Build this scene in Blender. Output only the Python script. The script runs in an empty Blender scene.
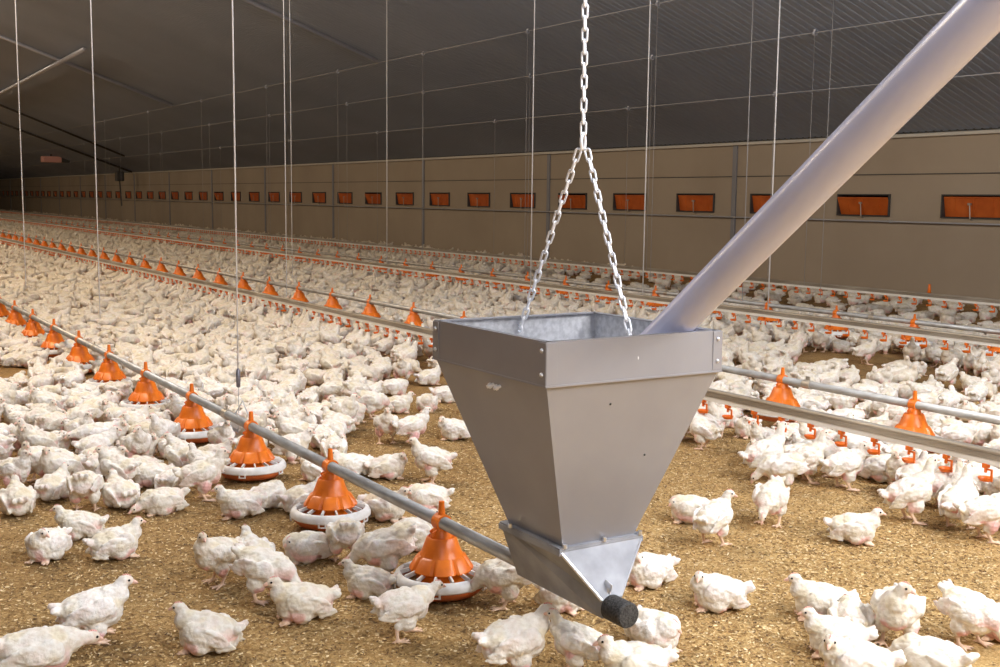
import bpy, bmesh, math, random
import numpy as np
from mathutils import Vector, Matrix, Euler, noise
random.seed(7); rng = np.random.default_rng(7)
SC = bpy.context.scene
COL = SC.collection
PI = math.pi
R = math.radians

# ------------------------------------------------------------------ camera
F = 1144.0; CH = 1.4
def _n(v): return v / np.linalg.norm(v)
_Y = _n(np.array([-720, 143.5, -F])); _d = np.array([-110, -9667., -F]); _Z = _n(-_d); _Z = _n(_Z - _Y * (_Z @ _Y)); _X = np.cross(_Y, _Z)
RM = np.array([_X, _Y, _Z])
CP = np.array([0, 0, CH])
def ray(px, py): return RM @ np.array([px - 500, 333.5 - py, -F])
def ground(px, py, z=0.0):
    d = ray(px, py); return CP + d * (z - CH) / d[2]
def proj(p):
    c = RM.T @ (np.array(p) - CP)
    if c[2] > -0.05: return (-9999, -9999, -1)
    return (500 + F * c[0] / -c[2], 333.5 - F * c[1] / -c[2], -c[2])
cam_d = bpy.data.cameras.new('camera'); cam = bpy.data.objects.new('camera', cam_d); COL.objects.link(cam)
cam_d.sensor_width = 36; cam_d.lens = F * 36 / 1000; cam_d.clip_start = .05; cam_d.clip_end = 400
cam.matrix_world = Matrix([[*RM[0], CP[0]], [*RM[1], CP[1]], [*RM[2], CP[2]], [0, 0, 0, 1]])
SC.camera = cam

# ------------------------------------------------------------------ materials
def mat(name, col, rough=.5, metal=0., **k):
    m = bpy.data.materials.new(name); m.use_nodes = True
    b = m.node_tree.nodes['Principled BSDF']
    b.inputs['Base Color'].default_value = (*col, 1); b.inputs['Roughness'].default_value = rough; b.inputs['Metallic'].default_value = metal
    for a, v in k.items():
        b.inputs[a.replace('_', ' ')].default_value = v
    return m
def nodes(m): return m.node_tree.nodes, m.node_tree.links, m.node_tree.nodes['Principled BSDF']
def add_noise(m, scale, c1, c2, bump=0., rough=None, stretch=(1, 1, 1), detail=4, bscale=None, p0=.35, p1=.65, coord='Object'):
    N, L, b = nodes(m)
    tc = N.new('ShaderNodeTexCoord'); mp = N.new('ShaderNodeMapping'); mp.inputs['Scale'].default_value = stretch
    L.new(tc.outputs[coord], mp.inputs['Vector'])
    n = N.new('ShaderNodeTexNoise'); n.inputs['Scale'].default_value = scale; n.inputs['Detail'].default_value = detail
    L.new(mp.outputs[0], n.inputs['Vector'])
    r = N.new('ShaderNodeValToRGB'); r.color_ramp.elements[0].position = p0; r.color_ramp.elements[1].position = p1
    r.color_ramp.elements[0].color = (*c1, 1); r.color_ramp.elements[1].color = (*c2, 1)
    L.new(n.outputs['Fac'], r.inputs[0]); L.new(r.outputs[0], b.inputs['Base Color'])
    if bump:
        bn = n
        if bscale:
            bn = N.new('ShaderNodeTexNoise'); bn.inputs['Scale'].default_value = bscale; L.new(mp.outputs[0], bn.inputs['Vector'])
        bp = N.new('ShaderNodeBump'); bp.inputs['Strength'].default_value = bump; bp.inputs['Distance'].default_value = .01
        L.new(bn.outputs['Fac'], bp.inputs['Height']); L.new(bp.outputs[0], b.inputs['Normal'])
    return m

M = {}
M['orange'] = add_noise(mat('orange_plastic', (.8, .2, .01), .38), 14, (.72, .145, .006), (.90, .215, .012))
M['orange_drink'] = mat('orange_drinker_plastic', (.83, .17, .012), .4)
M['pan_red'] = add_noise(mat('dusty_orange_pan', (.55, .13, .03), .55), 18, (.36, .085, .02), (.62, .14, .03))
M['white_pl'] = add_noise(mat('white_plastic', (.8, .78, .74), .42), 22, (.70, .66, .60), (.86, .84, .81))
M['galv_dust'] = add_noise(mat('dusty_galvanised_pipe', (.4, .38, .35), .45, .55), 9, (.36, .33, .29), (.52, .50, .46), stretch=(4, 1, 4))
M['alu'] = add_noise(mat('aluminium_rail', (.6, .58, .54), .4, .5), 3, (.30, .255, .20), (.46, .41, .34), stretch=(1, .4, 1))
M['pvc_cream'] = mat('cream_water_pipe', (.86, .83, .76), .4)
M['hopper'] = add_noise(mat('painted_sheet_metal', (.4, .4, .41), .42, .35), 2.5, (.29, .285, .305), (.345, .34, .36), bump=0.02, bscale=2)
M['hopper_in'] = add_noise(mat('spangled_galvanised_inside', (.6, .6, .62), .45, .5), 60, (.50, .50, .52), (.68, .68, .70), detail=2)
M['zinc'] = add_noise(mat('bright_zinc_sheet', (.4, .41, .44), .7, .35), 10, (.26, .265, .285), (.38, .385, .41), bump=.05, bscale=6)
M['steel_edge'] = mat('cut_steel_edge', (.68, .68, .70), .3, .8)
M['chain'] = mat('zinc_plated_chain', (.90, .90, .92), .35, .3)
M['tube'] = add_noise(mat('grey_pvc_tube', (.43, .43, .50), .3), 3, (.52, .53, .70), (.58, .59, .77), stretch=(1, 1, 1))
M['black'] = add_noise(mat('black_rubber', (.03, .028, .027), .75), 150, (.018, .017, .016), (.07, .065, .06), bump=.4)
M['rope'] = mat('white_nylon_cord', (.78, .77, .76), .6)
M['wire'] = mat('thin_steel_wire', (.42, .41, .41), .5, .3)
M['lead'] = mat('lead_weight', (.22, .21, .24), .45, .6)
M['wall'] = add_noise(mat('sandwich_wall_panel', (.42, .38, .32), .6), .6, (.37, .295, .215), (.42, .34, .25))
M['post'] = mat('wall_post_steel', (.26, .26, .28), .5, .3)
M['cornice'] = mat('cream_cornice', (.62, .58, .50), .5)
M['dark'] = mat('dark_recess', (.02, .018, .016), .8)
M['seal'] = mat('dark_window_frame', (.06, .055, .05), .6)
M['flap'] = add_noise(mat('orange_flap', (.62, .13, .015), .5), 5, (.50, .095, .010), (.64, .14, .018))
M['ceiling'] = add_noise(mat('corrugated_roof_sheet', (.3, .3, .32), .5, .15), .35, (.30, .36, .48), (.36, .425, .55))
M['beam'] = mat('galvanised_tie_bar', (.52, .54, .62), .4, .4)
M['eye'] = mat('chicken_eye', (.012, .01, .01), .15)
M['beak'] = mat('pink_beak', (.80, .50, .38), .5)
M['comb'] = mat('pink_comb', (.80, .40, .34), .6)
M['lamp'] = mat('lamp_housing', (.7, .7, .7), .5)
mm = mat('lamp_tube_glass', (1, 1, 1), .5); mm.node_tree.nodes['Principled BSDF'].inputs['Emission Color'].default_value = (1, .97, .92, 1)
mm.node_tree.nodes['Principled BSDF'].inputs['Emission Strength'].default_value = 6; M['lamp_glass'] = mm

# plumage: vertex colour times a fine mottling, bump of ruffled feathers
m = mat('plumage', (.8, .78, .7), .88); N, L, b = nodes(m); M['plumage'] = m
at = N.new('ShaderNodeAttribute'); at.attribute_name = 'Col'
oi = N.new('ShaderNodeObjectInfo'); tc = N.new('ShaderNodeTexCoord')
n1 = N.new('ShaderNodeTexNoise'); n1.inputs['Scale'].default_value = 42; n1.inputs['Detail'].default_value = 5; L.new(tc.outputs['Object'], n1.inputs['Vector'])
rp = N.new('ShaderNodeValToRGB'); rp.color_ramp.elements[0].position = .36; rp.color_ramp.elements[1].position = .55
rp.color_ramp.elements[0].color = (.88, .85, .80, 1); rp.color_ramp.elements[1].color = (1, 1, 1, 1); L.new(n1.outputs['Fac'], rp.inputs[0])
mx = N.new('ShaderNodeMix'); mx.data_type = 'RGBA'; mx.blend_type = 'MULTIPLY'; mx.inputs['Factor'].default_value = 1
L.new(at.outputs['Color'], mx.inputs['A']); L.new(rp.outputs[0], mx.inputs['B'])
r2 = N.new('ShaderNodeValToRGB'); r2.color_ramp.elements[0].color = (.93, .90, .84, 1); r2.color_ramp.elements[1].color = (1, 1, 1, 1); L.new(oi.outputs['Random'], r2.inputs[0])
m2 = N.new('ShaderNodeMix'); m2.data_type = 'RGBA'; m2.blend_type = 'MULTIPLY'; m2.inputs['Factor'].default_value = 1
L.new(mx.outputs['Result'], m2.inputs['A']); L.new(r2.outputs[0], m2.inputs['B']); L.new(m2.outputs['Result'], b.inputs['Base Color'])
n2 = N.new('ShaderNodeTexNoise'); n2.inputs['Scale'].default_value = 75; n2.inputs['Detail'].default_value = 6; L.new(tc.outputs['Object'], n2.inputs['Vector'])
bp = N.new('ShaderNodeBump'); bp.inputs['Strength'].default_value = .75; bp.inputs['Distance'].default_value = .006
L.new(n2.outputs['Fac'], bp.inputs['Height']); L.new(bp.outputs[0], b.inputs['Normal'])
b.inputs['Sheen Weight'].default_value = .05

# litter floor
m = mat('litter', (.4, .26, .1), .95); N, L, b = nodes(m); M['litter'] = m
tc = N.new('ShaderNodeTexCoord')
def nz(sc, det=6, rough=.6):
    n = N.new('ShaderNodeTexNoise'); n.inputs['Scale'].default_value = sc; n.inputs['Detail'].default_value = det; n.inputs['Roughness'].default_value = rough
    L.new(tc.outputs['Object'], n.inputs['Vector']); return n
def ramp(src, e):
    r = N.new('ShaderNodeValToRGB')
    while len(r.color_ramp.elements) < len(e): r.color_ramp.elements.new(.5)
    for el, (p, c) in zip(r.color_ramp.elements, e): el.position = p; el.color = (*c, 1)
    L.new(src, r.inputs[0]); return r
fine = nz(70, 6, .85); big = nz(1.1, 4); mid = nz(19, 7, .75)
g1 = ramp(fine.outputs['Fac'], [(.30, (.26, .135, .042)), (.46, (.52, .31, .105)), (.56, (.70, .47, .19)), (.68, (.90, .72, .42))])
g2 = ramp(fine.outputs['Fac'], [(.30, (.14, .066, .018)), (.48, (.27, .142, .038)), (.60, (.37, .212, .064)), (.74, (.55, .36, .16))])
bm_ = ramp(big.outputs['Fac'], [(.40, (0, 0, 0)), (.62, (1, 1, 1))])
# fresh pale shavings lie towards the near and right side of the house, trampled brown litter elsewhere
sx = N.new('ShaderNodeSeparateXYZ'); L.new(tc.outputs['Object'], sx.inputs[0])
my = N.new('ShaderNodeMath'); my.operation = 'MULTIPLY_ADD'; my.inputs[1].default_value = -.30; my.inputs[2].default_value = 1.75; L.new(sx.outputs['Y'], my.inputs[0]); my.use_clamp = True
mxx = N.new('ShaderNodeMath'); mxx.operation = 'MULTIPLY_ADD'; mxx.inputs[1].default_value = .20; mxx.inputs[2].default_value = .28; L.new(sx.outputs['X'], mxx.inputs[0])
ma = N.new('ShaderNodeMath'); ma.operation = 'MULTIPLY'; L.new(my.outputs[0], ma.inputs[0]); L.new(mxx.outputs[0], ma.inputs[1])
mb = N.new('ShaderNodeMath'); mb.operation = 'MULTIPLY_ADD'; mb.inputs[1].default_value = .45; mb.use_clamp = True; L.new(bm_.outputs[0], mb.inputs[0]); L.new(ma.outputs[0], mb.inputs[2])
mg = N.new('ShaderNodeMix'); mg.data_type = 'RGBA'; L.new(mb.outputs[0], mg.inputs['Factor']); L.new(g2.outputs[0], mg.inputs['A']); L.new(g1.outputs[0], mg.inputs['B'])
md = ramp(mid.outputs['Fac'], [(.36, (.30, .25, .20)), (.45, (1, 1, 1))])
mm_ = N.new('ShaderNodeMix'); mm_.data_type = 'RGBA'; mm_.blend_type = 'MULTIPLY'; mm_.inputs['Factor'].default_value = .9
L.new(mg.outputs['Result'], mm_.inputs['A']); L.new(md.outputs[0], mm_.inputs['B']); L.new(mm_.outputs['Result'], b.inputs['Base Color'])
ad = N.new('ShaderNodeMath'); ad.operation = 'MULTIPLY_ADD'; ad.inputs[1].default_value = 2.0; L.new(mid.outputs['Fac'], ad.inputs[0]); L.new(fine.outputs['Fac'], ad.inputs[2])
bp = N.new('ShaderNodeBump'); bp.inputs['Strength'].default_value = .8; bp.inputs['Distance'].default_value = .012
L.new(ad.outputs[0], bp.inputs['Height']); L.new(bp.outputs[0], b.inputs['Normal'])
# loose shavings
m = mat('shavings', (.7, .52, .27), .8); N, L, b = nodes(m); M['shavings'] = m
g = N.new('ShaderNodeNewGeometry'); r = N.new('ShaderNodeValToRGB'); L.new(g.outputs['Random Per Island'], r.inputs[0])
r.color_ramp.elements.new(.35); r.color_ramp.elements.new(.8)
for el, (p, c) in zip(r.color_ramp.elements, [(0, (.10, .05, .02)), (.3, (.34, .19, .06)), (.7, (.60, .40, .16)), (1, (.84, .66, .38))]): el.position = p; el.color = (*c, 1)
L.new(r.outputs[0], b.inputs['Base Color'])

# ------------------------------------------------------------------ helpers
def bx(bm, c, s, rot=None, bev=0):
    r = bmesh.ops.create_cube(bm, size=1)
    mt = Matrix.Translation(c) @ (rot.to_matrix().to_4x4() if rot else Matrix()) @ Matrix.Diagonal((*s, 1))
    bmesh.ops.transform(bm, matrix=mt, verts=r['verts'])
    if bev:
        ed = list({e for v in r['verts'] for e in v.link_edges})
        bmesh.ops.bevel(bm, geom=ed, offset=bev, segments=2, affect='EDGES', profile=.5)
def cyl(bm, p, q, r1, r2=None, seg=16, cap=True):
    p = Vector(p); q = Vector(q); d = q - p; r2 = r1 if r2 is None else r2
    mt = Matrix.Translation((p + q) / 2) @ d.to_track_quat('Z', 'Y').to_matrix().to_4x4()
    bmesh.ops.create_cone(bm, cap_ends=cap, segments=seg, radius1=r1, radius2=r2, depth=d.length, matrix=mt)
def lathe(bm, prof, seg=32, mt=None, mod=None):
    """revolve (r,z) profile about z; mod(ang,i,r,z)->(r,z)"""
    rings = []
    for i, (r, z) in enumerate(prof):
        ring = []
        for k in range(seg):
            a = 2 * PI * k / seg
            rr, zz = mod(a, i, r, z) if mod else (r, z)
            v = Vector((rr * math.cos(a), rr * math.sin(a), zz))
            ring.append(bm.verts.new(mt @ v if mt else v))
        rings.append(ring)
    for A, B in zip(rings, rings[1:]):
        for k in range(seg):
            bm.faces.new((A[k], A[(k + 1) % seg], B[(k + 1) % seg], B[k]))
def torus(bm, R0, r0, seg=24, ss=8, mt=None, sx=1, sy=1, ang=2 * PI, off=0):
    closed = ang > 6.28; n = seg if closed else seg + 1; rings = []
    for i in range(n):
        a = off + ang * i / seg; ring = []
        for j in range(ss):
            t = 2 * PI * j / ss
            v = Vector(((R0 * sx) * math.cos(a) + r0 * math.cos(t) * math.cos(a), (R0 * sy) * math.sin(a) + r0 * math.cos(t) * math.sin(a), r0 * math.sin(t)))
            ring.append(bm.verts.new(mt @ v if mt else v))
        rings.append(ring)
    for i in range(seg if closed else seg):
        A = rings[i]; B = rings[(i + 1) % n]
        for j in range(ss): bm.faces.new((A[j], B[j], B[(j + 1) % ss], A[(j + 1) % ss]))
    if not closed:
        bm.faces.new(rings[0][::-1]); bm.faces.new(rings[-1])
def mk(bm, name, m, smooth=False, auto=None):
    bmesh.ops.recalc_face_normals(bm, faces=bm.faces)
    me = bpy.data.meshes.new(name); bm.to_mesh(me); bm.free()
    me.materials.append(M[m] if isinstance(m, str) else m)
    if smooth or auto:
        for p in me.polygons: p.use_smooth = True
        if auto: me.set_sharp_from_angle(angle=R(auto))
    return me
def obj(name, bm, m, parent=None, smooth=False, auto=None, loc=None):
    me = bm if isinstance(bm, bpy.types.Mesh) else mk(bm, name, m, smooth, auto)
    o = bpy.data.objects.new(name, me); COL.objects.link(o)
    if parent: o.parent = parent
    if loc is not None: o.location = loc
    return o
def tag(o, label=None, cat=None, group=None, kind=None):
    if label: o['label'] = label
    if cat: o['category'] = cat
    if group: o['group'] = group
    if kind: o['kind'] = kind
    return o
def empty(name, loc=(0, 0, 0), label=None, cat=None, group=None, kind=None, rz=0):
    o = bpy.data.objects.new(name, None); COL.objects.link(o); o.location = loc; o.rotation_euler[2] = rz
    o.empty_display_size = .1
    return tag(o, label, cat, group, kind)
def struct(name, bm, m, parent=None, **k):
    o = obj(name, bm, m, parent, **k)
    if not parent: o['kind'] = 'structure'
    return o
def dup(root, loc=None, label=None):
    r = root.copy(); COL.objects.link(r)
    if loc is not None: r.location = loc
    if label: r['label'] = label
    for ch in list(root.children):
        c = ch.copy(); COL.objects.link(c); c.parent = r
        for g_ in ch.children:
            d = g_.copy(); COL.objects.link(d); d.parent = c
    return r
def NB(): return bmesh.new()
ORD = ['zeroth', 'first', 'second', 'third', 'fourth', 'fifth', 'sixth', 'seventh', 'eighth', 'ninth', 'tenth', 'eleventh', 'twelfth', 'thirteenth', 'fourteenth', 'fifteenth', 'sixteenth', 'seventeenth', 'eighteenth', 'nineteenth', 'twentieth']
def ordn(i):
    if i <= 20: return ORD[i]
    t = {2: 'twenty', 3: 'thirty', 4: 'forty', 5: 'fifty', 6: 'sixty'}[i // 10]
    return (t[:-1] + 'ieth') if i % 10 == 0 else t + '-' + ORD[i % 10]

# ------------------------------------------------------------------ shell
WX = 14.0; WH = 2.40; SL = math.tan(R(19)); RX = -1.0; RZ = WH + (WX - RX) * SL; LX = RX - (WX - RX); Y0 = -12.0; Y1 = 97.0
def ceilz(x): return WH + (WX - x) * SL
bm = NB(); nx, ny = 6, 24
vs = [[bm.verts.new((LX + (WX - LX) * i / nx, Y0 + (Y1 - Y0) * j / ny, 0)) for j in range(ny + 1)] for i in range(nx + 1)]
for i in range(nx):
    for j in range(ny): bm.faces.new((vs[i][j], vs[i + 1][j], vs[i + 1][j + 1], vs[i][j + 1]))
struct('floor', bm, 'litter')
def wall_right():
    WY = [10.05 + 1.9 * k for k in range(-4, 45)]
    Z0, Z1, T = 1.19, 1.525, .09
    bm = NB()
    bx(bm, (WX + T / 2, (Y0 + Y1) / 2, Z0 / 2), (T, Y1 - Y0, Z0))
    bx(bm, (WX + T / 2, (Y0 + Y1) / 2, (Z1 + WH + .1) / 2), (T, Y1 - Y0, WH + .1 - Z1))
    e = [Y0] + [y + s for y in WY for s in (-.5, .5)] + [Y1]
    for a, b_ in zip(e[::2], e[1::2]): bx(bm, (WX + T / 2, (a + b_) / 2, (Z0 + Z1) / 2), (T, b_ - a, Z1 - Z0))
    struct('wall_right', bm, 'wall')
    # inlet windows: frame box, back, tilting flap, lever
    fb = NB()
    for zz in (Z0, Z1): bx(fb, (.07, 0, zz - Z0 + (.008 if zz == Z0 else -.008)), (.2, 1.0, .016))
    for yy in (-.49, .49): bx(fb, (.07, yy, (Z1 - Z0) / 2), (.2, .02, Z1 - Z0))
    fme = mk(fb, 'window_frame', 'seal')
    bb = NB(); bx(bb, (.17, 0, (Z1 - Z0) / 2), (.01, .96, Z1 - Z0 - .03)); bme = mk(bb, 'window_back', 'dark')
    def flap(t):
        b2 = NB(); h = Z1 - Z0 - .05
        bx(b2, (0, 0, h / 2), (.018, .95, h), bev=.004)
        for yy in (-.3, 0, .3): bx(b2, (-.012, yy, h / 2), (.008, .02, h * .9))
        bx(b2, (-.012, 0, h - .012), (.02, .93, .018), bev=.003)
        me = mk(b2, 'flap', 'flap'); me.transform(Matrix.Rotation(-R(t), 4, 'Y')); return me
    f1 = flap(11); f2 = flap(22)
    lb = NB(); cyl(lb, (-.05, 0, .0), (-.035, .03, .2), .008, seg=8); bx(lb, (-.035, .03, .2), (.03, .05, .03)); cyl(lb, (0, 0, -.02), (-.06, 0, .0), .01, seg=8)
    lme = mk(lb, 'lever', 'alu')
    for k, y in enumerate(WY):
        if y < 3: continue
        w = empty('window_%d' % (k + 1), (WX, y, Z0), kind='structure')
        w['label'] = 'orange flap air inlet window, %s along the long side wall' % ordn(k)
        obj('window_frame', fme, None, w); obj('window_back', bme, None, w)
        op = k in (5, 9, 14, 21)
        f = obj('flap', f2 if op else f1, None, w, loc=(.055 if not op else .06, 0, .022)); f['label'] = 'tilted orange flap'
        obj('lever', lme, None, w)
wall_right()
bm = NB(); bx(bm, (LX - .05, (Y0 + Y1) / 2, WH / 2), (.1, Y1 - Y0, WH)); struct('wall_left', bm, 'wall')
for nm, y in (('wall_back', Y0 - .05), ('wall_far', Y1 + .05)):
    bm = NB(); a = [bm.verts.new((x, y + d, z)) for d in (-.05, .05) for x, z in ((LX, 0), (WX + .09, 0), (WX + .09, WH), (RX, RZ), (LX, WH))]
    bm.faces.new(a[:5]); bm.faces.new(a[5:][::-1])
    for i in range(5): bm.faces.new((a[i], a[(i + 1) % 5], a[5 + (i + 1) % 5], a[5 + i]))
    struct(nm, bm, 'wall')
# corrugated roof lining, ribs running up the slope
def roof():
    per = .13; n = int((Y1 - Y0) / per); bm = NB(); h = .008
    prof = []
    for i in range(n):
        y = Y0 + i * per
        prof += [(y, 0), (y + per * .62, 0), (y + per * .72, h), (y + per * .90, h)]
    prof.append((Y1, 0))
    xs = [WX + .05, RX, LX]
    for a in range(2):
        xa, xb = xs[a], xs[a + 1]
        za = WH + (WX - xa) * SL if a == 0 else RZ; zb = RZ if a == 0 else WH
        A = [bm.verts.new((xa, y, za + d)) for y, d in prof]; B = [bm.verts.new((xb, y, zb + d)) for y, d in prof]
        for i in range(len(prof) - 1): bm.faces.new((A[i], B[i], B[i + 1], A[i + 1]))
    struct('ceiling', bm, 'ceiling')
roof()
bm = NB(); bx(bm, (WX - .03, (Y0 + Y1) / 2, WH - .03), (.06, Y1 - Y0, .05), bev=.006); struct('trim_1', bm, 'cornice')
bm = NB(); bx(bm, (WX - .006, (Y0 + Y1) / 2, 1.815), (.012, Y1 - Y0, .014)); struct('trim_2', bm, 'seal')
bm = NB(); bx(bm, (WX - .02, (Y0 + Y1) / 2, WH + .015), (.05, Y1 - Y0, .02)); struct('trim_3', bm, 'seal')
k = 4
pb = NB(); bx(pb, (0, 0, 1.2), (.03, .10, 2.4), bev=.004); pme = mk(pb, 'wall_post', 'post')
for y in [14.76 - 5.68 * 2 + 5.68 * i for i in range(1, 16)]:
    o = obj('trim_%d' % k, pme, None, loc=(WX - .012, y, 0)); o['kind'] = 'structure'; k += 1
# actuator rod below the inlets
t = empty('actuator_rod', (WX - .06, Y0, 1.12), 'long thin steel actuator rod running below the orange inlet windows', 'rod')
b = NB(); cyl(b, (0, 0, 0), (0, Y1 - Y0, 0), .012, seg=8); obj('rod', b, 'wire', t, smooth=True)
b = NB()
for i in range(1, 55): bx(b, (.022, i * 1.95, 0), (.05, .03, .04))
o = obj('bracket', b, 'wire', t); o['kind'] = 'stuff'

# roof tie bars (beams under the lining)
def bar(name, p, q, w, mt_, label, cat, group=None):
    b = NB(); cyl(b, p, q, w, seg=10); return tag(obj(name, b, mt_, smooth=True), label, cat, group)
def cp(x, y, off): return (x, y, ceilz(x) - off)
bar('tie_bar', cp(.5, 19.55, .07), cp(9.5, 19.55, .06), .035, 'beam', 'pale bluish roof tie bar at the top left centre of the ceiling', 'tie bar')
bar('tie_bar', cp(1.0, 32.6, .07), cp(9.5, 32.7, .06), .045, 'beam', 'long pale roof tie bar crossing the top left corner', 'tie bar')
bar('tie_bar', cp(6.7, 46, .1), cp(6.45, 29.5, .12), .055, 'beam', 'pale bluish diagonal brace under the ceiling at the left edge', 'brace')
bar('conduit', cp(5.2, 46.4, .07), cp(12.2, 49.0, .06), .04, 'seal', 'upper dark conduit on the far left ceiling', 'conduit')
bar('conduit', cp(6.2, 53.0, .07), cp(13.8, 54.2, .06), .045, 'seal', 'lower dark conduit on the far left ceiling ending near the wall', 'conduit')
# ceiling cables and pulleys
CABX = [(9.57, .05), (10.81, .05), (12.29, .05)]
for i, (x, off) in enumerate(CABX):
    bar('hoist_cable', (x, 4, ceilz(x) - off), (x, 92, ceilz(x) - off), .006 if i < 2 else .008, 'wire',
        '%s thin steel hoist cable running along the sloping ceiling' % ['highest', 'middle', 'lowest'][i], 'cable')
# hanging box with cord at far left
o = empty('hanging_sensor', (13.2, 54.0, 2.2), 'dark sensor box hanging with a cord before the far left wall', 'sensor')
b = NB(); bx(b, (0, 0, .0), (.35, .4, .45), bev=.05); cyl(b, (0, 0, .2), (0, 0, .5), .03); obj('box', b, 'seal', o)
b = NB(); cyl(b, (0, 0, -.2), (.0, -.25, -1.35), .035, seg=8); obj('cord', b, 'seal', o)
o = empty('ceiling_fan', (11.4, 60, ceilz(11.4) - .25), 'small dark red unit hanging under the far left ceiling', 'ceiling unit')
b = NB(); bx(b, (0, 0, 0), (.9, .5, .3), bev=.04); obj('housing', b, 'comb', o); b = NB(); bx(b, (.65, 0, 0), (.4, .4, .28), bev=.04); cyl(b, (0, 0, .1), (0, 0, .35), .03); obj('motor', b, 'seal', o)

# ------------------------------------------------------------------ chain + hopper
HC = Vector((1.945, 2.70, 0)); HT, HB, HR = 1.035, .92, .42
hop = empty('feed_hopper', (HC.x, HC.y, 0), 'grey sheet metal funnel hopper hanging from a chain above the litter', 'hopper')
def frus(bm, c0, h0, z0, c1, h1, z1, t, inner=True):
    def ring(c, h, z): return [bm.verts.new((c[0] + sx * h[0], c[1] + sy * h[1], z)) for sx, sy in ((-1, -1), (1, -1), (1, 1), (-1, 1))]
    A, B = ring(c0, h0, z0), ring(c1, h1, z1)
    A2, B2 = ring(c0, (h0[0] - t, h0[1] - t), z0), ring(c1, (h1[0] - t, h1[1] - t), z1)
    for i in range(4):
        j = (i + 1) % 4
        bm.faces.new((A[i], A[j], B[j], B[i])); 
        f = bm.faces.new((A2[j], A2[i], B2[i], B2[j])); f.material_index = 1
        bm.faces.new((A[j], A[i], A2[i], A2[j])); f = bm.faces.new((B[i], B[j], B2[j], B2[i])); f.material_index = 2
bm = NB(); frus(bm, (0, 0), (.302, .302), HB, (0, 0), (.300, .300), HT, .006)
# return flanges folded inwards at the top and corner laps
for sx, sy, w, d in ((0, -1, .59, .018), (0, 1, .59, .018), (-1, 0, .018, .59), (1, 0, .018, .59)):
    bx(bm, (sx * .286, sy * .286, HT - .002), (w, d, .003))
me = mk(bm, 'collar', 'hopper'); me.materials.append(M['hopper_in']); me.materials.append(M['steel_edge'])
obj('collar', me, None, hop)
bm = NB(); frus(bm, (.01, .012), (.128, .142), HR, (0, 0), (.297, .297), HB + .004, .004)
me = mk(bm, 'funnel', 'hopper'); me.materials.append(M['hopper_in']); me.materials.append(M['steel_edge']); obj('funnel', me, None, hop)
bm = NB(); frus(bm, (0, 0), (.3045, .3045), HB - .004, (0, 0), (.3045, .3045), HB + .001, .01); obj('seam_strip', bm, 'hopper', hop)
# corner laps
for sx, sy in ((-1, -1), (1, -1), (1, 1), (-1, 1)):
    b = NB(); bx(b, (sx * .3015, sy * .285, (HT + HB) / 2), (.004, .034, HT - HB - .006), bev=.0008); bx(b, (sx * .285, sy * .3015, (HT + HB) / 2), (.034, .004, HT - HB - .006), bev=.0008)
    o = obj('corner_lap', b, 'hopper', hop)
    for z in (HB + .028, HT - .024):
        for ax in ((0,) if (sx, sy) == (-1, -1) else (0, 1)):
            b = NB(); c = Vector((sx * .3035, sy * .284, z)) if ax == 0 else Vector((sx * .284, sy * .3035, z))
            bmesh.ops.create_uvsphere(b, u_segments=10, v_segments=8, radius=.0065, matrix=Matrix.Translation(c)); obj('rivet', b, 'steel_edge', o, smooth=True)
for dy in (-.05, -.015):
    b = NB(); x = -.299; cyl(b, (x + .015, dy, .885), (x - .012, dy, .878), .0055, seg=10); cyl(b, (x - .001, dy, .881), (x - .006, dy, .88), .009, seg=6)
    o = obj('bolt', b, 'chain', hop, loc=(.008, 0, 0))
for p in ((.1, -.12), (-.07, .05)):
    b = NB(); z = .8 + p[1]; f = (z - HR) / (HB - HR); yy = .012 * (1 - f) - (.142 + (.297 - .142) * f)
    bmesh.ops.create_uvsphere(b, u_segments=8, v_segments=6, radius=.003, matrix=Matrix.Translation((p[0], yy, z))); obj('rivet', b, 'black', hop)
# lower flange
bm = NB(); frus(bm, (.01, .015), (.148, .160), HR - .006, (.01, .015), (.148, .160), HR + .002, .03)
frus(bm, (.01, .015), (.150, .162), HR - .020, (.01, .015), (.150, .162), HR - .004, .004)
obj('bottom_flange', bm, 'zinc', hop)
for x, y in ((-.12, -.152), (.02, -.152), (.15, -.152), (-.142, .1)):
    b = NB(); cyl(b, (x + .01 * 0, y + .008, HR), (x, y + .008, HR + .012), .007, seg=6); obj('bolt', b, 'steel_edge', hop)
# outlet boot: wide below the flange, pinched to the feed pipe
def boot():
    bm = NB()
    top = [(-.136, -.143), (.156, -.143), (.156, .173), (-.136, .173)]
    T = [bm.verts.new((x, y, HR - .004)) for x, y in top]
    zb = .233; yb0, yb1 = -.238, .20; w = .034
    cx = -.02
    Bm = [bm.verts.new((cx - w, yb0, zb)), bm.verts.new((cx + w, yb0, zb)), bm.verts.new((cx + w, yb1, zb)), bm.verts.new((cx - w, yb1, zb))]
    Lf = bm.verts.new((cx - w, yb0, zb + .055)); Rf = bm.verts.new((cx + w, yb0, zb + .055))
    bm.faces.new((T[0], Lf, Bm[0], Bm[3], T[3]))           # left
    bm.faces.new((T[1], T[2], Bm[2], Bm[1], Rf))           # right
    bm.faces.new((T[2], T[3], Bm[3], Bm[2]))               # back
    mdl = bm.verts.new((.085, -.1435, HR - .004))
    bm.faces.new((T[0], mdl, Rf, Lf)); bm.faces.new((mdl, T[1], Rf))   # sloping front, folded
    bm.faces.new((Lf, Rf, Bm[1], Bm[0])); bm.faces.new(Bm)
    bm.faces.ensure_lookup_table()
    return bm
o = obj('outlet_boot', boot(), 'zinc', hop)
sd = o.modifiers.new('thick', 'SOLIDIFY'); sd.thickness = .003
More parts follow.
